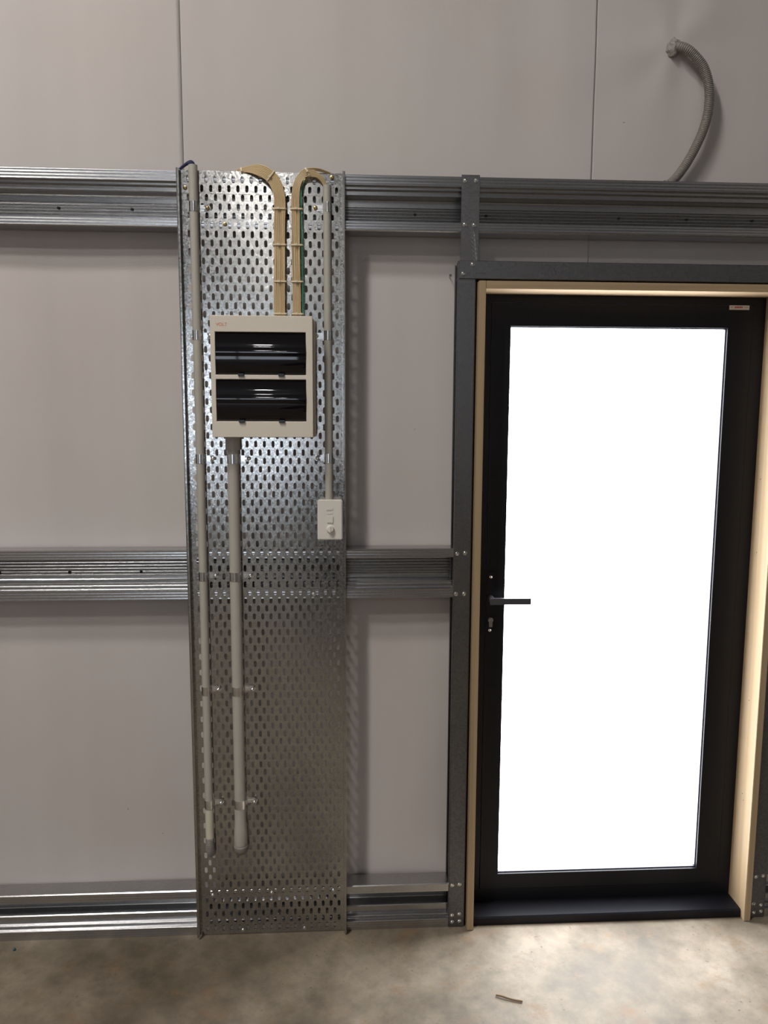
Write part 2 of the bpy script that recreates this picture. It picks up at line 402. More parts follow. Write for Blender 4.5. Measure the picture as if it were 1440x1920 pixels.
# ------------------------------------------------------------------ timber lining of the doorway
FY = -.024
JX0, JX1, JZ = .4535, 1.417, 2.163
tag(obj('trim_1', bx(.431, JX0, FY, .12, .001, 2.187, .0012), M_wood), kind='structure')
tag(obj('trim_2', bx(JX1, 1.440, FY, .12, .001, 2.187, .0012), M_wood), kind='structure')
M_wood_h = mat_timber('pine_head', (.31, .215, .125), (.38, .28, .17))
M_wood_h.node_tree.nodes['Mapping'].inputs['Scale'].default_value = (1.2, 60, 60)
tag(obj('trim_3', bx(JX0+.0005, JX1-.0005, FY+.001, .12, JZ, 2.187, .0012), M_wood_h), kind='structure')
bm = bmesh.new()
for (y, z) in ((.035, 2.01), (.055, 1.56), (.050, 1.31), (.035, .79), (.040, .445), (.030, .425)):
    vs = bmesh.ops.create_circle(bm, cap_ends=True, segments=8, radius=.0022)['verts']
    bmesh.ops.transform(bm, matrix=Matrix.Translation((JX1-.0004, y, z)) @ Matrix.Rotation(pi/2, 4, 'Y'), verts=vs)
tag(obj('nail_hole', bm, M_hole), kind='structure'); bpy.data.objects['nail_hole'].name = 'trim_4'

# ------------------------------------------------------------------ door
DY = .090
door = thing('door_1', (.93, DY, 0), kind='structure')
def ring(bm, x0, x1, z0, z1, a0, a1, b0, b1, y0, y1):
    box(bm, x0, a0, y0, y1, z0, z1); box(bm, a1, x1, y0, y1, z0, z1); box(bm, a0, a1, y0, y1, z0, b0); box(bm, a0, a1, y0, y1, b1, z1)
bm = bmesh.new(); ring(bm, JX0, JX1+.0, .030, JZ, .492, 1.374, .078, 2.138, DY, DY+.09); obj('door_frame', bm, M_alu, door)
# leaf: chamfered section
bm = bmesh.new(); ring(bm, .4945, 1.3715, .081, 2.1355, .557, 1.288, .137, 2.062, DY-.004, DY+.045); 
leaf = obj('door_leaf', bm, M_alu, door)
bm = bmesh.new(); ring(bm, .5575, 1.2875, .1375, 2.0615, .5605, 1.2845, .1405, 2.0585, DY+.006, DY+.020); obj('glazing_bead', bm, plain('bead', (.05, .05, .085), .35), door)
obj('glass_pane', bx(.5605, 1.2845, DY+.018, DY+.024, .1405, 2.0585), M_pane, door)
bm = bmesh.new(); prof = [(.0, 0), (.0, .026), (.004, .031), (DY+.08, .034), (DY+.08, 0)]
extrude_x(bm, prof, JX0+.0005, JX1-.0005, True)
for xx in (JX0+.0005, JX1-.0005): bm.faces.new([bm.verts.new((xx, y, z)) for y, z in prof])
bmesh.ops.remove_doubles(bm, verts=bm.verts, dist=1e-5); bmesh.ops.recalc_face_normals(bm, faces=bm.faces)
obj('door_sill', bm, M_alu, door)
# handle set
hx = .5085
pl_ = obj('handle_plate', bx(hx-.014, hx+.014, DY-.013, DY-.004, 1.030, 1.245, .003), M_alu, door)
bm = bmesh.new(); tube(bm, [(hx, DY-.013, 1.152), (hx, DY-.050, 1.152)], .0105, 16)
box(bm, hx-.010, .636, DY-.064, DY-.050, 1.141, 1.162)
bmesh.ops.recalc_face_normals(bm, faces=bm.faces); h = obj('lever_handle', bm, M_lever, door)
h['label'] = 'dark lever with square-ended grip'
bm = bmesh.new(); lathe_y(bm, hx+.001, 1.076, [(0, -.007), (.0085, -.007), (.009, 0)], 18, DY-.013); box(bm, hx-.004, hx+.005, DY-.019, DY-.013, 1.052, 1.076)
box(bm, hx-.0015, hx+.004, DY-.034, DY-.019, 1.058, 1.082)
obj('key_cylinder', bm, plain('nickel', (.42, .41, .42), .35, 1), door)
for z in (1.226, 1.040): screw((hx, DY-.0132, z), door, .004)
tag(obj('sticker', bx(1.289, 1.357, DY-.0055, DY-.0042, 2.1385-.0165, 2.1385-.002), M_sticker, door), None)
bm = bmesh.new()
random.seed(5)
for k in range(6): box(bm, 1.307+k*.0046, 1.3105+k*.0046, DY-.0062, DY-.0053, 2.127+.001*(k % 2), 2.1325)
obj('sticker_print', bm, M_red, door)
bm = bmesh.new()
for a, b in ((1.293, 1.300), (1.340, 1.352)): box(bm, a, b, DY-.0062, DY-.0053, 2.1285, 2.131)
obj('sticker_symbol', bm, plain('print_grey', (.3, .26, .25), .6), door)

# ------------------------------------------------------------------ perforated galvanised tray
TX0, TX1, TD = -.482, .007, .028
tray = thing('perforated_tray', ((TX0+TX1)/2, -.02, .005), 'tall shiny galvanised perforated cable tray from floor to top girt', 'cable tray')
PX, PZ, SW, SH = .0272, .02665, .0096, .0212
yf, yb = -.0032, -.0017
def slots(z_lo, z_hi, name, yf, yb):
    bm = bmesh.new()
    k0 = 0; rows = []
    zc = 2.4502 + PZ
    while zc - PZ/2 > z_lo - 1e-6:
        if zc + PZ/2 <= z_hi + 1e-6: rows.append((zc, k0))
        zc -= PZ; k0 += 1
    def quad(xa, xb, za, zb):
        if xb-xa < 1e-5 or zb-za < 1e-5: return
        for y in (yf, yb):
            bm.faces.new([bm.verts.new((x, y, z)) for x, z in ((xa, za), (xb, za), (xb, zb), (xa, zb))])
    quad(TX0, TX1, rows[0][0]+PZ/2, z_hi); quad(TX0, TX1, z_lo, rows[-1][0]-PZ/2)
    r = SW/2; hs = SH/2 - r
    for zc, k in rows:
        xs0 = -.446 if k % 2 == 1 else -.4596
        xs = [xs0 + PX*i for i in range(17)]
        quad(TX0, xs[0]-PX/2, zc-PZ/2, zc+PZ/2); quad(xs[-1]+PX/2, TX1, zc-PZ/2, zc+PZ/2)
        for x in xs:
            ring_ = []
            for a in range(0, 181, 36): ring_.append((x+r*cos(R(a)), zc+hs+r*sin(R(a))))
            for a in range(180, 361, 36): ring_.append((x+r*cos(R(a)), zc-hs+r*sin(R(a))))
            ins = {}
            for y in (yf, yb):
                c = [bm.verts.new((x+PX/2, y, zc+PZ/2)), bm.verts.new((x-PX/2, y, zc+PZ/2)), bm.verts.new((x-PX/2, y, zc-PZ/2)), bm.verts.new((x+PX/2, y, zc-PZ/2))]
                v = [bm.verts.new((px, y, pz)) for px, pz in ring_]; ins[y] = v
                bm.faces.new([c[0]] + [c[1]] + v[5::-1])                      # top
                bm.faces.new([c[1], c[2], v[6], v[5]])                        # left
                bm.faces.new([c[2], c[3]] + v[11:5:-1])                       # bottom
                bm.faces.new([c[3], c[0], v[0], v[11]])                       # right
            A, B = ins[yf], ins[yb]
            for i in range(12):
                j = (i+1) % 12; bm.faces.new((A[i], A[j], B[j], B[i]))
    return bm
ZS = 2.4502 - PZ/2           # seam under the top row
o = obj('perforated_sheet', slots(.004, ZS, 's', yf, yb), M_tray, tray)
o = obj('top_splice', slots(ZS-.002, 2.5015, 's', yf-.0012, yf-.0001), M_tray, tray)
# raised side walls with a rolled rim
for sd, xw in ((-1, TX0), (1, TX1)):
    bm = bmesh.new(); box(bm, min(xw, xw+sd*.0015), max(xw, xw+sd*.0015), -TD, yb, .010, 2.5015)
    box(bm, min(xw, xw+sd*.0065), max(xw, xw+sd*.0065), -TD-.0015, -TD, .010, 2.5015)
    tube(bm, [(xw+sd*.0065, -TD-.0008, .010), (xw+sd*.0065, -TD-.0008, 2.5015)], .0015, 8)
    obj('side_wall', bm, M_tray, tray)
M_brass = plain('yellow_zinc', (.50, .40, .20), .35, 1)
for (x, z) in ((-.242, 2.489), (-.024, 2.489), (-.107, 2.478), (-.351, 2.346), (-.235, 1.321), (-.455, 1.323), (-.09, 1.19), (-.24, .150), (-.44, .147), (-.03, .152), (-.34, .016), (-.13, .016), (-.468, 2.45)):
    screw((x, -.0046 if z > 2.42 else -.0034, z), tray, .0052, 'fixing_screw', M_brass if z > 2.3 else M_screw)

# ------------------------------------------------------------------ conduits
def conduit(name, pts, r, label, mat=M_conduit, n=1, wall=.0015, seg=20):
    bm = bmesh.new(); tube(bm, pts, r, seg, cap=False)
    inner = [Vector(p) for p in pts]
    tube(bm, inner, r-wall, seg, cap=False)
    return bm
yl = -.0185
cl = thing('grey_conduit', (-.441, yl, .30), 'slim grey conduit at the left edge of the tray, full height', 'conduit')
bm = bmesh.new(); tube(bm, [(-.441, yl, .46), (-.441, yl, 2.512)], .0135, 24, cap=False); tube(bm, [(-.441, yl, .47), (-.441, yl, 2.512)], .0120, 24, cap=False)
obj('pipe', bm, M_conduit, cl)
bm = bmesh.new(); tube(bm, [(-.441, yl, .465), (-.441, yl, .362)], .0140, 24); obj('end_sleeve', bm, M_conduit2, cl)['label'] = 'paler cream sleeve'
def corr(path, r, pitch, amp, n=6, seg=18):
    """ribbed flexible hose along a smooth path"""
    P = catmull(path, 24); d = [0]
    for a, b in zip(P, P[1:]): d.append(d[-1]+(b-a).length)
    tot = d[-1]; m = max(4, int(tot/pitch*6)); Q = []; k = 0
    for i in range(m+1):
        s = tot*i/m
        while k < len(d)-2 and d[k+1] < s: k += 1
        u = (s-d[k])/max(1e-9, d[k+1]-d[k]); Q.append(P[k].lerp(P[k+1], min(1, u)))
    bm = bmesh.new(); tube(bm, Q, lambda i: r + amp*(1 if (i % 6) in (0, 1, 2) else -1)*(.6 if i % 3 != 1 else 1), seg); return bm
obj('flexible_end', corr([(-.441, yl, .365), (-.441, yl, .335), (-.440, yl+.004, .315), (-.438, yl+.014, .302)], .0140, .0052, .0010), M_flex, cl)
ym = -.0245
cm = thing('grey_conduit', (-.338, ym, .30), 'thick grey conduit running down from the switchboard enclosure', 'conduit')
bm = bmesh.new(); tube(bm, [(-.338, ym, .46), (-.338, ym, 1.672)], .0182, 26); obj('pipe', bm, M_conduit, cm)
bm = bmesh.new(); tube(bm, [(-.338, ym, 1.660), (-.338, ym, 1.702)], .0232, 26); obj('collar', bm, M_conduit, cm)
bm = bmesh.new()
prof = [(.0188, .470), (.0190, .415), (.0215, .392), (.0222, .345), (.0215, .342), (.0222, .339)]
tube(bm, [(-.338, ym, z) for r, z in prof], lambda i: prof[i][0], 26); obj('end_sleeve', bm, M_conduit, cm)
bm = bmesh.new(); e = [(-.338, ym, .345), (-.338, ym, .338), (-.338, ym+.001, .331), (-.338, ym+.006, .3255), (-.338, ym+.013, .323), (-.338, ym+.022, .322)]
rr = [.0215, .0232, .0236, .0236, .0232, .0228]
tube(bm, catmull(e, 5), lambda i: rr[min(5, i//5)]*(1+.03*(i % 2)), 22); obj('elbow_end', bm, M_flex, cm)
yr = -.0165
cr = thing('grey_conduit', (-.040, yr, 1.50), 'short grey conduit dropping to the white switch at the right edge', 'conduit')
bm = bmesh.new(); tube(bm, [(-.038, yr, 1.503), (-.040, yr, 2.462)], .0122, 22, cap=False); tube(bm, [(-.038, yr, 1.503), (-.040, yr, 2.462)], .0108, 22, cap=False)
obj('pipe', bm, M_conduit, cr)

def saddle(x, y, z, r, side, label, reach, w=.029, prot=.012, group=None):
    """half saddle: band hugging the pipe, foot on the tray, one pan-head screw"""
    t = thing('conduit_saddle', (x, y, z), label, 'pipe clip', group)
    bm = bmesh.new(); pts = []
    a0 = 200 if side > 0 else -20
    R_ = r+.0008
    n = 16
    # from the tray on the closed side, over the front, to the foot on the screw side
    pts = [(x-side*R_, yf-.0006), (x-side*R_, y)]
    for i in range(n+1):
        a = pi - pi*i/n
        pts.append((x+side*R_*cos(a), y-R_*sin(a)))
    pts += [(x+side*R_, yf-.0026), (x+side*(R_+.0012), yf-.0012), (x+side*(R_+.004), yf-.0012)]
    A = [bm.verts.new((p[0], p[1], z-w/2)) for p in pts]; B = [bm.verts.new((p[0], p[1], z+w/2)) for p in pts]
    for i in range(len(pts)-1): bm.faces.new((A[i], A[i+1], B[i+1], B[i])).smooth = True
    fw = .0095; cxx = x+side*reach
    xs_ = x+side*(R_+.004); q = [bm.verts.new((xx, yf-.0012, zz)) for xx, zz in ((xs_, z-fw), (cxx, z-fw), (cxx, z+fw), (xs_, z+fw))]; bm.faces.new(q)
    cc = bm.verts.new((cxx, yf-.0012, z)); arc = [bm.verts.new((cxx+side*fw*sin(pi*i/8), yf-.0012, z-fw*cos(pi*i/8))) for i in range(9)]
    for i in range(8): bm.faces.new((cc, arc[i], arc[i+1]))
    bmesh.ops.remove_doubles(bm, verts=bm.verts, dist=1e-5)
    bmesh.ops.recalc_face_normals(bm, faces=bm.faces); bmesh.ops.solidify(bm, geom=bm.faces[:], thickness=.0010)
    o = obj('band', bm, M_zinc, t, True); o.data.set_sharp_from_angle(angle=R(35))
    bm = bmesh.new()
    for i in range(1): box(bm, min(x+side*(R_+.002), x+side*(reach-.002)), max(x+side*(R_+.002), x+side*(reach-.002)), yf-.0034, yf-.0014, z-.003, z+.003)
    bevel(bm, .0008, 2); obj('stiffening_rib', bm, M_zinc, t)
    bm = bmesh.new(); sx = x+side*(reach+.001)
    lathe_y(bm, sx, z, [(0, 0), (.0030, 0), (.0030, -prot), (.0062, -prot-.0005), (.0066, -prot-.002), (.0050, -prot-.0042), (.002, -prot-.005), (.0015, -prot-.0036), (0, -prot-.0034)], 16, yf-.0016)
    obj('screw', bm, M_screw if z < 1.5 or abs(z-2.39) > .05 else M_brass, t, True)
    return t
wordL = ['topmost', 'second', 'third', 'fourth', 'fifth', 'lowest']
for w_, z in zip(['topmost clip on the left slim conduit, near its open top', 'clip on the left slim conduit beside the enclosure top corner', 'clip on the left slim conduit just below the enclosure', 'clip on the left slim conduit level with the waist-height girt', 'clip on the left slim conduit midway between waist girt and floor', 'lowest clip on the left slim conduit, above its pale sleeve'], (2.392, 2.012, 1.632, 1.256, .876, .484)):
    saddle(-.441, yl, z, .0135, 1, 'zinc '+w_, .038, prot=.004 if z > 2.3 else .012, group='zinc clips holding the conduits')
for w_, z in zip(['clip on the thick conduit just below the enclosure', 'clip on the thick conduit level with the waist-height girt', 'clip on the thick conduit midway between waist girt and floor', 'lowest clip on the thick conduit, above its elbow'], (1.632, 1.256, .876, .486)):
    saddle(-.338, ym, z, .0182, 1, 'zinc '+w_, .046, prot=.004 if z > 1.5 else .014, group='zinc clips holding the conduits')
for w_, z in zip(['topmost clip on the right conduit, beside the bent cables', 'clip on the right conduit beside the enclosure', 'clip on the right conduit above the white switch'], (2.398, 2.015, 1.634)):
    saddle(-.0385, yr, z, .0122, -1, 'zinc '+w_, .036, prot=.004, group='zinc clips holding the conduits')

# ------------------------------------------------------------------ switchboard enclosure
eb = thing('switchboard_enclosure', (-.236, -.05, 1.70), 'cream switchboard enclosure with two smoked covers mounted on the tray', 'electrical enclosure')
bx0, bx1, bz0, bz1 = -.389, -.084, 1.7015, 2.064
obj('backbox', bx(bx0+.003, bx1+.006, -.062, yf-.0014, bz0+.002, bz1-.004, .004), M_box, eb)
def frame_with_openings():
    bm = bmesh.new()
    fy, by = -.098, -.060
    ops = [(-.3745, -.1045, 1.889, 2.0155), (-.3735, -.1045, 1.750, 1.8755)]
    xs = sorted({bx0, bx1, ops[0][0], ops[0][1]}); zs = sorted({bz0, bz1, 1.750, 1.8755, 1.889, 2.0155})
    V = {}
    def v(x, y, z):
        k = (round(x, 5), round(y, 5), round(z, 5))
        if k not in V: V[k] = bm.verts.new((x, y, z))
        return V[k]
    for i in range(len(xs)-1):
        for j in range(len(zs)-1):
            if i == 1 and (abs(zs[j]-1.750) < 1e-6 or abs(zs[j]-1.889) < 1e-6): continue
            bm.faces.new((v(xs[i], fy, zs[j]), v(xs[i+1], fy, zs[j]), v(xs[i+1], fy, zs[j+1]), v(xs[i], fy, zs[j+1])))
    rim = [(bx0, bz0), (bx1, bz0), (bx1, bz1), (bx0, bz1)]
    # outer walls follow grid points
    def strip(pts, y2, grow=0):
        for (xa, za), (xb, zb) in zip(pts, pts[1:]+pts[:1]):
            bm.faces.new((v(xa, fy, za), v(xb, fy, zb), bm.verts.new((xb, y2, zb)), bm.verts.new((xa, y2, za))))
    out = [(x, bz0) for x in xs] + [(bx1, z) for z in zs[1:]] + [(x, bz1) for x in xs[-2::-1]] + [(bx0, z) for z in zs[-2:0:-1]]
    strip(out, by)
    for z0_, z1_ in ((1.750, 1.8755), (1.889, 2.0155)):
        strip([(xs[1], z0_), (xs[2], z0_), (xs[2], z1_), (xs[1], z1_)], -.070)
    bmesh.ops.remove_doubles(bm, verts=bm.verts, dist=1e-5); bmesh.ops.recalc_face_normals(bm, faces=bm.faces)
    return bm
fr = obj('front_cover', frame_with_openings(), M_box, eb)
bv = fr.modifiers.new('soft', 'BEVEL'); bv.width = .0018; bv.segments = 2; bv.limit_method = 'ANGLE'
for z0_, z1_ in ((1.750, 1.8755), (1.889, 2.0155)):
    w2 = obj('smoked_window', bmesh.new(), M_dark, eb); bpy.data.objects.remove(w2)
    bm = bmesh.new(); H = z1_-z0_-.002; n = 24; prof = []
    for i in range(n+1):
        u = i/n; zz = z0_+.001+H*u
        # nearly flat lower part, rolled shoulder to the top, shallow ridges where the cover steps
        bow = .011*(1-(2*u-1)**2)**.75
        prof.append((-.090-bow-(.0016 if .47 < u < .60 else 0), zz))
    extrude_x(bm, prof, -.3735, -.1055)
    for xx in (-.3735, -.1055): bm.faces.new([bm.verts.new((xx, y, z)) for y, z in prof] + [bm.verts.new((xx, -.072, prof[-1][1])), bm.verts.new((xx, -.072, prof[0][1]))])
    extrude_x(bm, [(prof[-1]), (-.072, prof[-1][1]), (-.072, prof[0][1]), prof[0]], -.3735, -.1055)
    bmesh.ops.remove_doubles(bm, verts=bm.verts, dist=1e-5); bmesh.ops.recalc_face_normals(bm, faces=bm.faces)
    wo = obj('smoked_window', bm, M_dark, eb, True); wo['label'] = 'glossy smoked black cover'
    wo.data.set_sharp_from_angle(angle=R(30))
    for xx in (-.299, -.1785): obj('finger_tab', bx(xx-.009, xx+.009, -.1045, -.094, z0_-.005, z0_+.004, .0015), M_black, wo)
def text(body, size, loc, mat, parent, name='lettering', ext=.0003):
    cu = bpy.data.curves.new('t', 'FONT'); cu.body = body; cu.size = size; cu.extrude = ext; cu.align_x = 'CENTER'; cu.align_y = 'CENTER'
    o = bpy.data.objects.new('t', cu); C.objects.link(o)
    bpy.context.view_layer.update()
    me = bpy.data.meshes.new_from_object(o.evaluated_get(bpy.context.evaluated_depsgraph_get())); bpy.data.objects.remove(o)
    me.transform(Matrix.Translation(Vector(loc)-world_loc(parent)) @ Matrix.Rotation(pi/2, 4, 'X'))
    me.materials.clear(); me.materials.append(mat)
    q = bpy.data.objects.new(name, me); C.objects.link(q); q.parent = parent; return q
text('VOLT', .0135, (-.3545, -.0983, 2.0365), M_orange, eb)['label'] = 'orange lettering VOLT'

# ------------------------------------------------------------------ switch
sw = thing('wall_switch', (-.036, -.03, 1.376), 'white switch plate with a round knob at the foot of the right conduit', 'switch')
obj('mounting_block', bx(-.070, .003, -.034, yf-.0003, 1.379, 1.502, .003), M_white, sw)
obj('face_plate', bx(-.0745, .0045, -.045, -.034, 1.3755, 1.5045, .003, 3), M_white, sw)
obj('rocker', bx(-.0455, -.0245, -.0485, -.045, 1.430, 1.453, .0015), M_white, sw)
obj('indicator_window', bx(-.0465, -.0255, -.0468, -.0449, 1.4705, 1.4775, .0008), M_white, sw)
obj('blank_cap', bx(-.0435, -.0275, -.0462, -.0449, 1.458, 1.463, .0006), M_white, sw)
bm = bmesh.new(); lathe_y(bm, -.0345, 1.411, [(.0125, 0), (.0125, -.003), (.0105, -.004), (.0100, -.011), (.0085, -.012), (0, -.012)], 24, -.045); box(bm, -.0365, -.0325, -.0595, -.0565, 1.402, 1.420)
obj('round_knob', bm, M_white, sw)

# ------------------------------------------------------------------ cables
def cable(pts, r, label, group, mat=M_cable, name='cream_cable'):
    bm = bmesh.new(); tube(bm, catmull(pts, 7), r, 8)
    o = obj(name, bm, mat); tag(o, label, 'cable', group); return o
random.seed(11)
nA = 8
for layer, cnt in ((0, 8), (1, 6)):
    for i in range(cnt):
        u = (i+.5)/cnt*2-1; j = lambda s=.0005: random.uniform(-s*.6, s*.6)
        o = u*.0172; y = -.040+layer*.0062
        fan = o*1.0
        pts = [(-.186+o, y, 2.062), (-.186+o+j(), y+j(), 2.12), (-.184+o+j(.0012), y+j(), 2.22), (-.183+o+j(.0012), y+j(), 2.33), (-.181+o, y+j(), 2.40),
               (-.187+o*.95, y, 2.443+o*.35), (-.207+o*.72, y+.004, 2.478+o*.75), (-.242+o*.25, y+.012, 2.499+o*.95), (-.285+j(.002), y+.030, 2.505+o*.45+layer*.002), (-.325+j(.003), y+.052, 2.496+o*.35), (-.365+j(.003), y+.078+.003*i, 2.470+o*.3)]
        cable(pts, .0021, 'cream cable in the left bundle, bending left over the tray top', 'cream cables of the left bundle')
for layer, cnt in ((0, 6), (1, 4)):
    for i in range(cnt):
        u = (i+.5)/cnt*2-1; j = lambda s=.0004: random.uniform(-s*.6, s*.6)
        o = u*.0125; y = -.040+layer*.0062
        head = [(-.1335+o, y, 2.062), (-.1335+o+j(), y+j(), 2.15), (-.1345+o+j(.001), y+j(), 2.26), (-.1345+o+j(.001), y+j(), 2.36), (-.1345+o, y, 2.42), (-.127+o*.8, y, 2.462-o*.4), (-.108+o*.4, y+.003, 2.489-o*.85)]
        if layer == 0 and i >= 1 or layer == 1 and i >= 2:
            k = (i-1) if layer == 0 else i
            tail = [(-.080, y+.008, 2.493-o*.95), (-.058-o*.6, y+.013, 2.482-o*.3), (-.045-o*.5, yr-.003+.002*layer, 2.462), (-.040-o*.42, yr+.003*layer, 2.440), (-.040-o*.4, yr+.003*layer, 2.405)]
            cable(head+tail, .0020, 'cream cable of the right bundle looping into the right conduit', 'cream cables looping into the right conduit')
        else:
            tail = [(-.075, y+.012, 2.508-i*.004), (-.035, y+.032, 2.503-i*.003), (.000+i*.006, y+.062, 2.492-.004*i), (.030+i*.006, y+.090, 2.478)]
            cable(head+tail, .0020, 'cream cable of the right bundle passing over behind the tray', 'cream cables passing behind the tray')
cable([(-.1155, -.040, 2.062), (-.1150, -.040, 2.20), (-.1165, -.040, 2.33), (-.1175, -.038, 2.42), (-.1150, -.030, 2.450), (-.109, -.016, 2.468), (-.107, -.0085, 2.4775)], .0024, 'green earth cable on the right side of the right bundle', None, M_green, 'green_cable')
bm = bmesh.new(); tube(bm, catmull([(-.441, yl, 2.46), (-.442, yl, 2.505), (-.448, yl+.004, 2.519), (-.462, yl+.018, 2.520), (-.490, .018, 2.507), (-.505, .030, 2.485)], 7), .0042, 8)
tube(bm, catmull([(-.436, yl, 2.46), (-.437, yl, 2.508), (-.446, yl+.006, 2.524), (-.464, yl+.022, 2.523), (-.496, .026, 2.505), (-.512, .036, 2.485)], 7), .0040, 8)
tag(obj('navy_cable', bm, M_blue), 'navy blue cable leaving the open top of the left conduit', 'cable')
# cable ties
def tie(c, t, half_w, half_d, label):
    """rounded band around a bundle; c centre, t direction of the bundle"""
    t = Vector(t).normalized(); s = t.cross(Vector((0, 1, 0))).normalized(); n = Vector((0, 1, 0)); bm = bmesh.new(); ringp = []
    rc = half_d*.85
    for sx, sy, a0 in ((1, 1, 0), (-1, 1, 90), (-1, -1, 180), (1, -1, 270)):
        for a in (0, 30, 60, 90):
            th = R(a0+a); ringp.append(Vector(c) + s*(sx*(half_w-rc)+rc*cos(th)) + n*(sy*(half_d-rc)+rc*sin(th)))
    A = [bm.verts.new(p - t*.0022) for p in ringp]; B = [bm.verts.new(p + t*.0022) for p in ringp]
    for i in range(16): bm.faces.new((A[i], A[(i+1) % 16], B[(i+1) % 16], B[i]))
    bmesh.ops.recalc_face_normals(bm, faces=bm.faces)
    bmesh.ops.solidify(bm, geom=bm.faces[:], thickness=.0012)
    h = Vector(c) - n*(half_d+.002) + s*half_w*.15
    vs = box(bm, -.0035, .0035, -.0022, .0022, -.003, .003)
    M = Matrix((s, n, t)).transposed().to_4x4(); M.translation = h
    bmesh.ops.transform(bm, matrix=M, verts=vs)
    tag(obj('cable_tie', bm, M_tie), label, 'cable tie', 'cable ties on the bundles')
for z, nm in ((2.386, 'just under its bend'), (2.281, 'halfway up its straight run'), (2.173, 'in the lower part of its straight run'), (2.077, 'at the enclosure top')):
    tie((-.183, -.037, z), (0, 0, 1), .0215, .0080, 'pale nylon cable tie on the left bundle, '+nm)
    tie((-.131, -.037, z), (0, 0, 1), .0195, .0080, 'pale nylon cable tie on the right bundle, '+nm)
tie((-.2085, -.033, 2.480), (-.8, 0, .62), .0200, .0085, 'pale nylon cable tie on the bend of the left bundle')
tie((-.298, -.003, 2.503), (-1, 0, -.15), .0105, .0085, 'pale nylon cable tie where the left bundle leaves over the tray top')
tie((-.098, -.033, 2.494), (.75, 0, .45), .0150, .0075, 'pale nylon cable tie on the bend of the right bundle')

# ------------------------------------------------------------------ flexible conduit at the top right
fh = thing('flexible_conduit', (1.07, .03, 2.50), 'ribbed grey flexible conduit curving out of the wall lining down behind the top girt', 'conduit')
Yh = .040
pts = [(1.052, .085, 2.925), (1.060, .055, 2.920), (1.080, Yh, 2.908), (1.105, Yh-.004, 2.888), (1.134, Yh-.006, 2.855), (1.153, Yh-.006, 2.808), (1.160, Yh-.004, 2.756), (1.156, Yh, 2.700), (1.138, Yh, 2.644), (1.112, Yh+.004, 2.588), (1.082, Yh+.008, 2.540), (1.052, Yh+.010, 2.508), (1.035, Yh+.010, 2.503)]
obj('ribbed_hose', corr(pts, .0138, .0055, .0011), M_flex, fh, sharp=0)
bm = bmesh.new()
bmesh.ops.create_icosphere(bm, subdivisions=4, radius=1)
random.seed(2)
from mathutils import noise
for v in bm.verts:
    k = 1+.25*noise.noise(v.co*2.3)+.12*noise.noise(v.co*6); v.co = Vector((1.052+v.co.x*.022*k, .070+v.co.y*.022*k, 2.922+v.co.z*.027*k))
for f in bm.faces: f.smooth = True
obj('sealant_collar', bm, M_seal, fh)

# ------------------------------------------------------------------ small marks and debris
for (x, z, l_, a, lab) in ((-.734, .423, .012, -70, 'small dark scuff on the lining of the lower left bay'), (-.619, .330, .006, 10, 'tiny dark speck on the lining near the tray foot'), (.244, 1.724, .006, 80, 'tiny dark speck on the lining between tray and post'), (.905, 2.70, .010, 0, 'faint scuff on the upper lining left of the flexible conduit')):
    bm = bmesh.new(); d = Vector((cos(R(a)), 0, sin(R(a))))*l_/2; c = Vector((x, WALL+(-.0025 if x < -.5 else .003 if x > .8 else 0)+disp(x, z)-.0012, z)); tube(bm, [c-d, c, c+d], lambda i: (.0006, .0016, .0008)[i], 6)
    tag(obj('scuff_mark', bm, M_dirt), lab, 'scuff mark')
bm = bmesh.new(); tube(bm, [(.3515, WALL+.004, 2.214), (.3515, .055, 2.214)], .0015, 8); tube(bm, [(.3515, .056, 2.214), (.3515, .053, 2.214)], .0045, 10)
tag(obj('roofing_screw', bm, M_screw), 'bright screw tip poking through the lining beside the post', 'screw')
bm = bmesh.new(); tube(bm, catmull([(.471, -.330, .004), (.49, -.338, .005), (.515, -.350, .004), (.547, -.360, .004)], 5), .0028, 7)
tag(obj('dry_twig', bm, M_twig), 'thin brown twig lying on the concrete in front of the door', 'twig')
bm = bmesh.new(); lathe_z(bm, -1.088, -.047, [(0, .001), (.005, .001), (.004, .006), (.0012, .009), (0, .010)], 10)
tag(obj('plastic_plug', bm, plain('teal_plastic', (.02, .08, .10), .4)), 'tiny dark teal plastic plug on the floor at the left', 'debris')

# ------------------------------------------------------------------ the person taking the picture, mirrored softly in the tray
def skinned(name, verts, edges, radii, mat, parent, sub=2, root=0):
    me = bpy.data.meshes.new(name); base = world_loc(parent)
    me.from_pydata([Vector(v)-base for v in verts], edges, []); me.materials.append(mat)
    o = bpy.data.objects.new(name, me); C.objects.link(o); o.parent = parent
    sk = o.modifiers.new('skin', 'SKIN'); sk.use_smooth_shade = True
    for i, r in enumerate(radii):
        s = o.data.skin_vertices[0].data[i]; s.radius = r if isinstance(r, tuple) else (r, r); s.use_root = (i == root)
    sb = o.modifiers.new('sub', 'SUBSURF'); sb.levels = sub; sb.render_levels = sub
    return o
px, py = -.035, -2.88
per = thing('person', (px, py, 0), 'person in dark clothes facing the tray, holding up a phone', 'person')
M_skin = plain('skin', (.50, .31, .22), .5); M_cloth = plain('dark_cloth', (.018, .018, .022), .85, noise=.2, nscale=90, bump=.3)
M_hair = plain('dark_hair', (.03, .02, .015), .6, bump=.5, nscale=150); M_shoe = plain('dark_shoe', (.03, .027, .025), .6)
M_jean = plain('dark_trousers', (.02, .022, .03), .85, noise=.2, nscale=90)
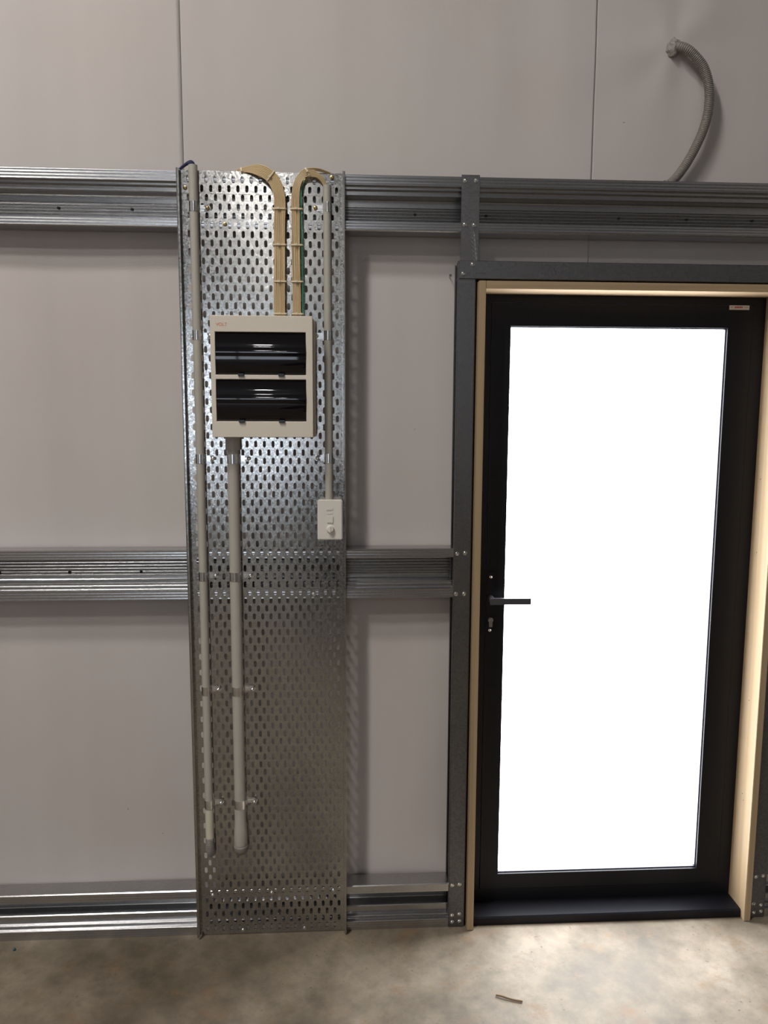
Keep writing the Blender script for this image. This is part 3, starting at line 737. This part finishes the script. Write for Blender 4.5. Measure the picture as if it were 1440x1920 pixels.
# body
V = [(0, 0, .95), (0, .005, 1.12), (0, 0, 1.30), (0, -.01, 1.44), (0, 0, 1.52), (0, .01, 1.60), (0, .02, 1.68), (0, .015, 1.75),
     (-.17, 0, 1.425), (-.33, .06, 1.20), (-.13, .25, 1.47), (-.085, .315, 1.60),
     (.17, 0, 1.425), (.33, .06, 1.20), (.13, .25, 1.47), (.085, .315, 1.60),
     (-.10, 0, .88), (-.12, .01, .50), (-.13, -.01, .09), (-.135, .10, .05),
     (.10, 0, .88), (.12, .01, .50), (.13, -.01, .09), (.135, .10, .05)]
E_ = [(0, 1), (1, 2), (2, 3), (3, 4), (4, 5), (5, 6), (6, 7), (3, 8), (8, 9), (9, 10), (10, 11), (3, 12), (12, 13), (13, 14), (14, 15), (0, 16), (16, 17), (17, 18), (18, 19), (0, 20), (20, 21), (21, 22), (22, 23)]
Rr = [(.17, .12), (.165, .115), (.185, .12), (.13, .09), .055, .06, .078, .055, .06, .043, .034, .026, .06, .043, .034, .026, .085, .056, .04, .035, .085, .056, .04, .035]
skinned('body', [(px+a, py+b, c) for a, b, c in V], E_, Rr, M_skin, per)
def sub_idx(ids, grow, name, mat):
    mp = {k: i for i, k in enumerate(ids)}
    ed = [(mp[a], mp[b]) for a, b in E_ if a in mp and b in mp]
    rad = []
    for k in ids:
        r = Rr[k]; rad.append((r[0]+grow, r[1]+grow) if isinstance(r, tuple) else r+grow)
    return skinned(name, [(px+V[k][0], py+V[k][1], V[k][2]) for k in ids], ed, rad, mat, per)
P2 = lambda L_: [(px+a, py+b, c) for a, b, c in L_]
skinned('hooded_jumper', P2([(0, .005, .90), (0, 0, .98), (0, .005, 1.12), (0, 0, 1.30), (0, -.01, 1.43), (-.19, 0, 1.41), (-.335, .06, 1.18), (-.15, .235, 1.45), (.19, 0, 1.41), (.335, .06, 1.18), (.15, .235, 1.45), (0, .0, 1.50)]),
        [(0, 1), (1, 2), (2, 3), (3, 4), (4, 5), (5, 6), (6, 7), (4, 8), (8, 9), (9, 10), (4, 11)],
        [(.225, .15), (.225, .155), (.215, .15), (.215, .145), (.15, .11), .082, .064, .05, .082, .064, .05, (.085, .08)], M_cloth, per, root=2)
skinned('trousers', P2([(0, .005, .93), (0, .005, .86), (-.105, 0, .76), (-.12, .01, .48), (-.13, -.01, .09), (.105, 0, .76), (.12, .01, .48), (.13, -.01, .09)]),
        [(0, 1), (1, 2), (2, 3), (3, 4), (1, 5), (5, 6), (6, 7)], [(.16, .12), (.165, .125), .105, .080, .066, .105, .080, .066], M_jean, per, root=1)
for s in (-1, 1):
    bm = bmesh.new(); bmesh.ops.create_uvsphere(bm, u_segments=16, v_segments=10, radius=1)
    for v in bm.verts: v.co = Vector((px+s*.133+v.co.x*.048, py+.055+v.co.y*.135, max(.004, .045+v.co.z*.045)))
    obj('shoe', bm, M_shoe, per, True)
# head details
hc = Vector((px, py+.02, 1.68))
bm = bmesh.new(); bmesh.ops.create_uvsphere(bm, u_segments=24, v_segments=16, radius=1)
for v in bm.verts: v.co = Vector((hc.x+v.co.x*.088, hc.y-.030+v.co.y*.088, hc.z+.034+v.co.z*.080))
obj('hair', bm, M_hair, per, True)
bm = bmesh.new(); tube(bm, [hc+Vector((0, .076, .02)), hc+Vector((0, .094, -.008)), hc+Vector((0, .080, -.018))], lambda i: (.007, .013, .012)[i], 10)
obj('nose', bm, M_skin, per, True)
bm = bmesh.new(); tube(bm, [hc+Vector((-.024, .074, -.046)), hc+Vector((0, .082, -.046)), hc+Vector((.024, .074, -.046))], .005, 8)
obj('mouth', bm, plain('lips', (.35, .14, .12), .5), per, True)
for s in (-1, 1):
    bm = bmesh.new(); bmesh.ops.create_uvsphere(bm, u_segments=12, v_segments=8, radius=.012, matrix=Matrix.Translation(hc+Vector((s*.031, .068, .018)))); obj('eye', bm, plain('eye', (.25, .22, .2), .2), per, True)
    bm = bmesh.new(); bmesh.ops.create_uvsphere(bm, u_segments=12, v_segments=8, radius=1)
    for v in bm.verts: v.co = hc+Vector((s*.080+v.co.x*.010, -.005+v.co.y*.018, .0+v.co.z*.030))
    obj('ear', bm, M_skin, per, True)
# phone just behind the lens, hands closing on its sides
ph = thing('mobile_phone', (0, -2.495, 1.74), 'black mobile phone held upright in both hands by the person', 'phone')
obj('case', bx(-.039, .039, -2.505, -2.496, 1.655, 1.815, .003), M_black, ph)
for s in (-1, 1):
    W_ = Vector((px+s*.085, py+.315, 1.60)); P_ = Vector((s*.056, -2.515, 1.665))
    hv = [W_, W_.lerp(P_, .5), P_]; he = [(0, 1), (1, 2)]; hr = [.022, (.030, .016), (.032, .014)]
    for f in range(4):
        b0 = P_+Vector((s*.004, .004+.002*f, -.018+f*.019)); i0 = len(hv)
        hv += [b0, b0+Vector((s*-.004, .022, .010)), b0+Vector((-s*.020, .032, .016-.002*f)), b0+Vector((-s*(.036-.003*abs(f-2)), .030, .020))]
        he += [(2, i0), (i0, i0+1), (i0+1, i0+2), (i0+2, i0+3)]; hr += [.0095, .0088, .0082, .0070]
    i0 = len(hv); hv += [P_+Vector((-s*.008, -.004, -.018)), P_+Vector((-s*.026, -.005, .004)), P_+Vector((-s*.034, -.001, .026))]
    he += [(1, i0), (i0, i0+1), (i0+1, i0+2)]; hr += [.012, .010, .008]
    skinned('hand', hv, he, hr, M_skin, per, 1, 2)
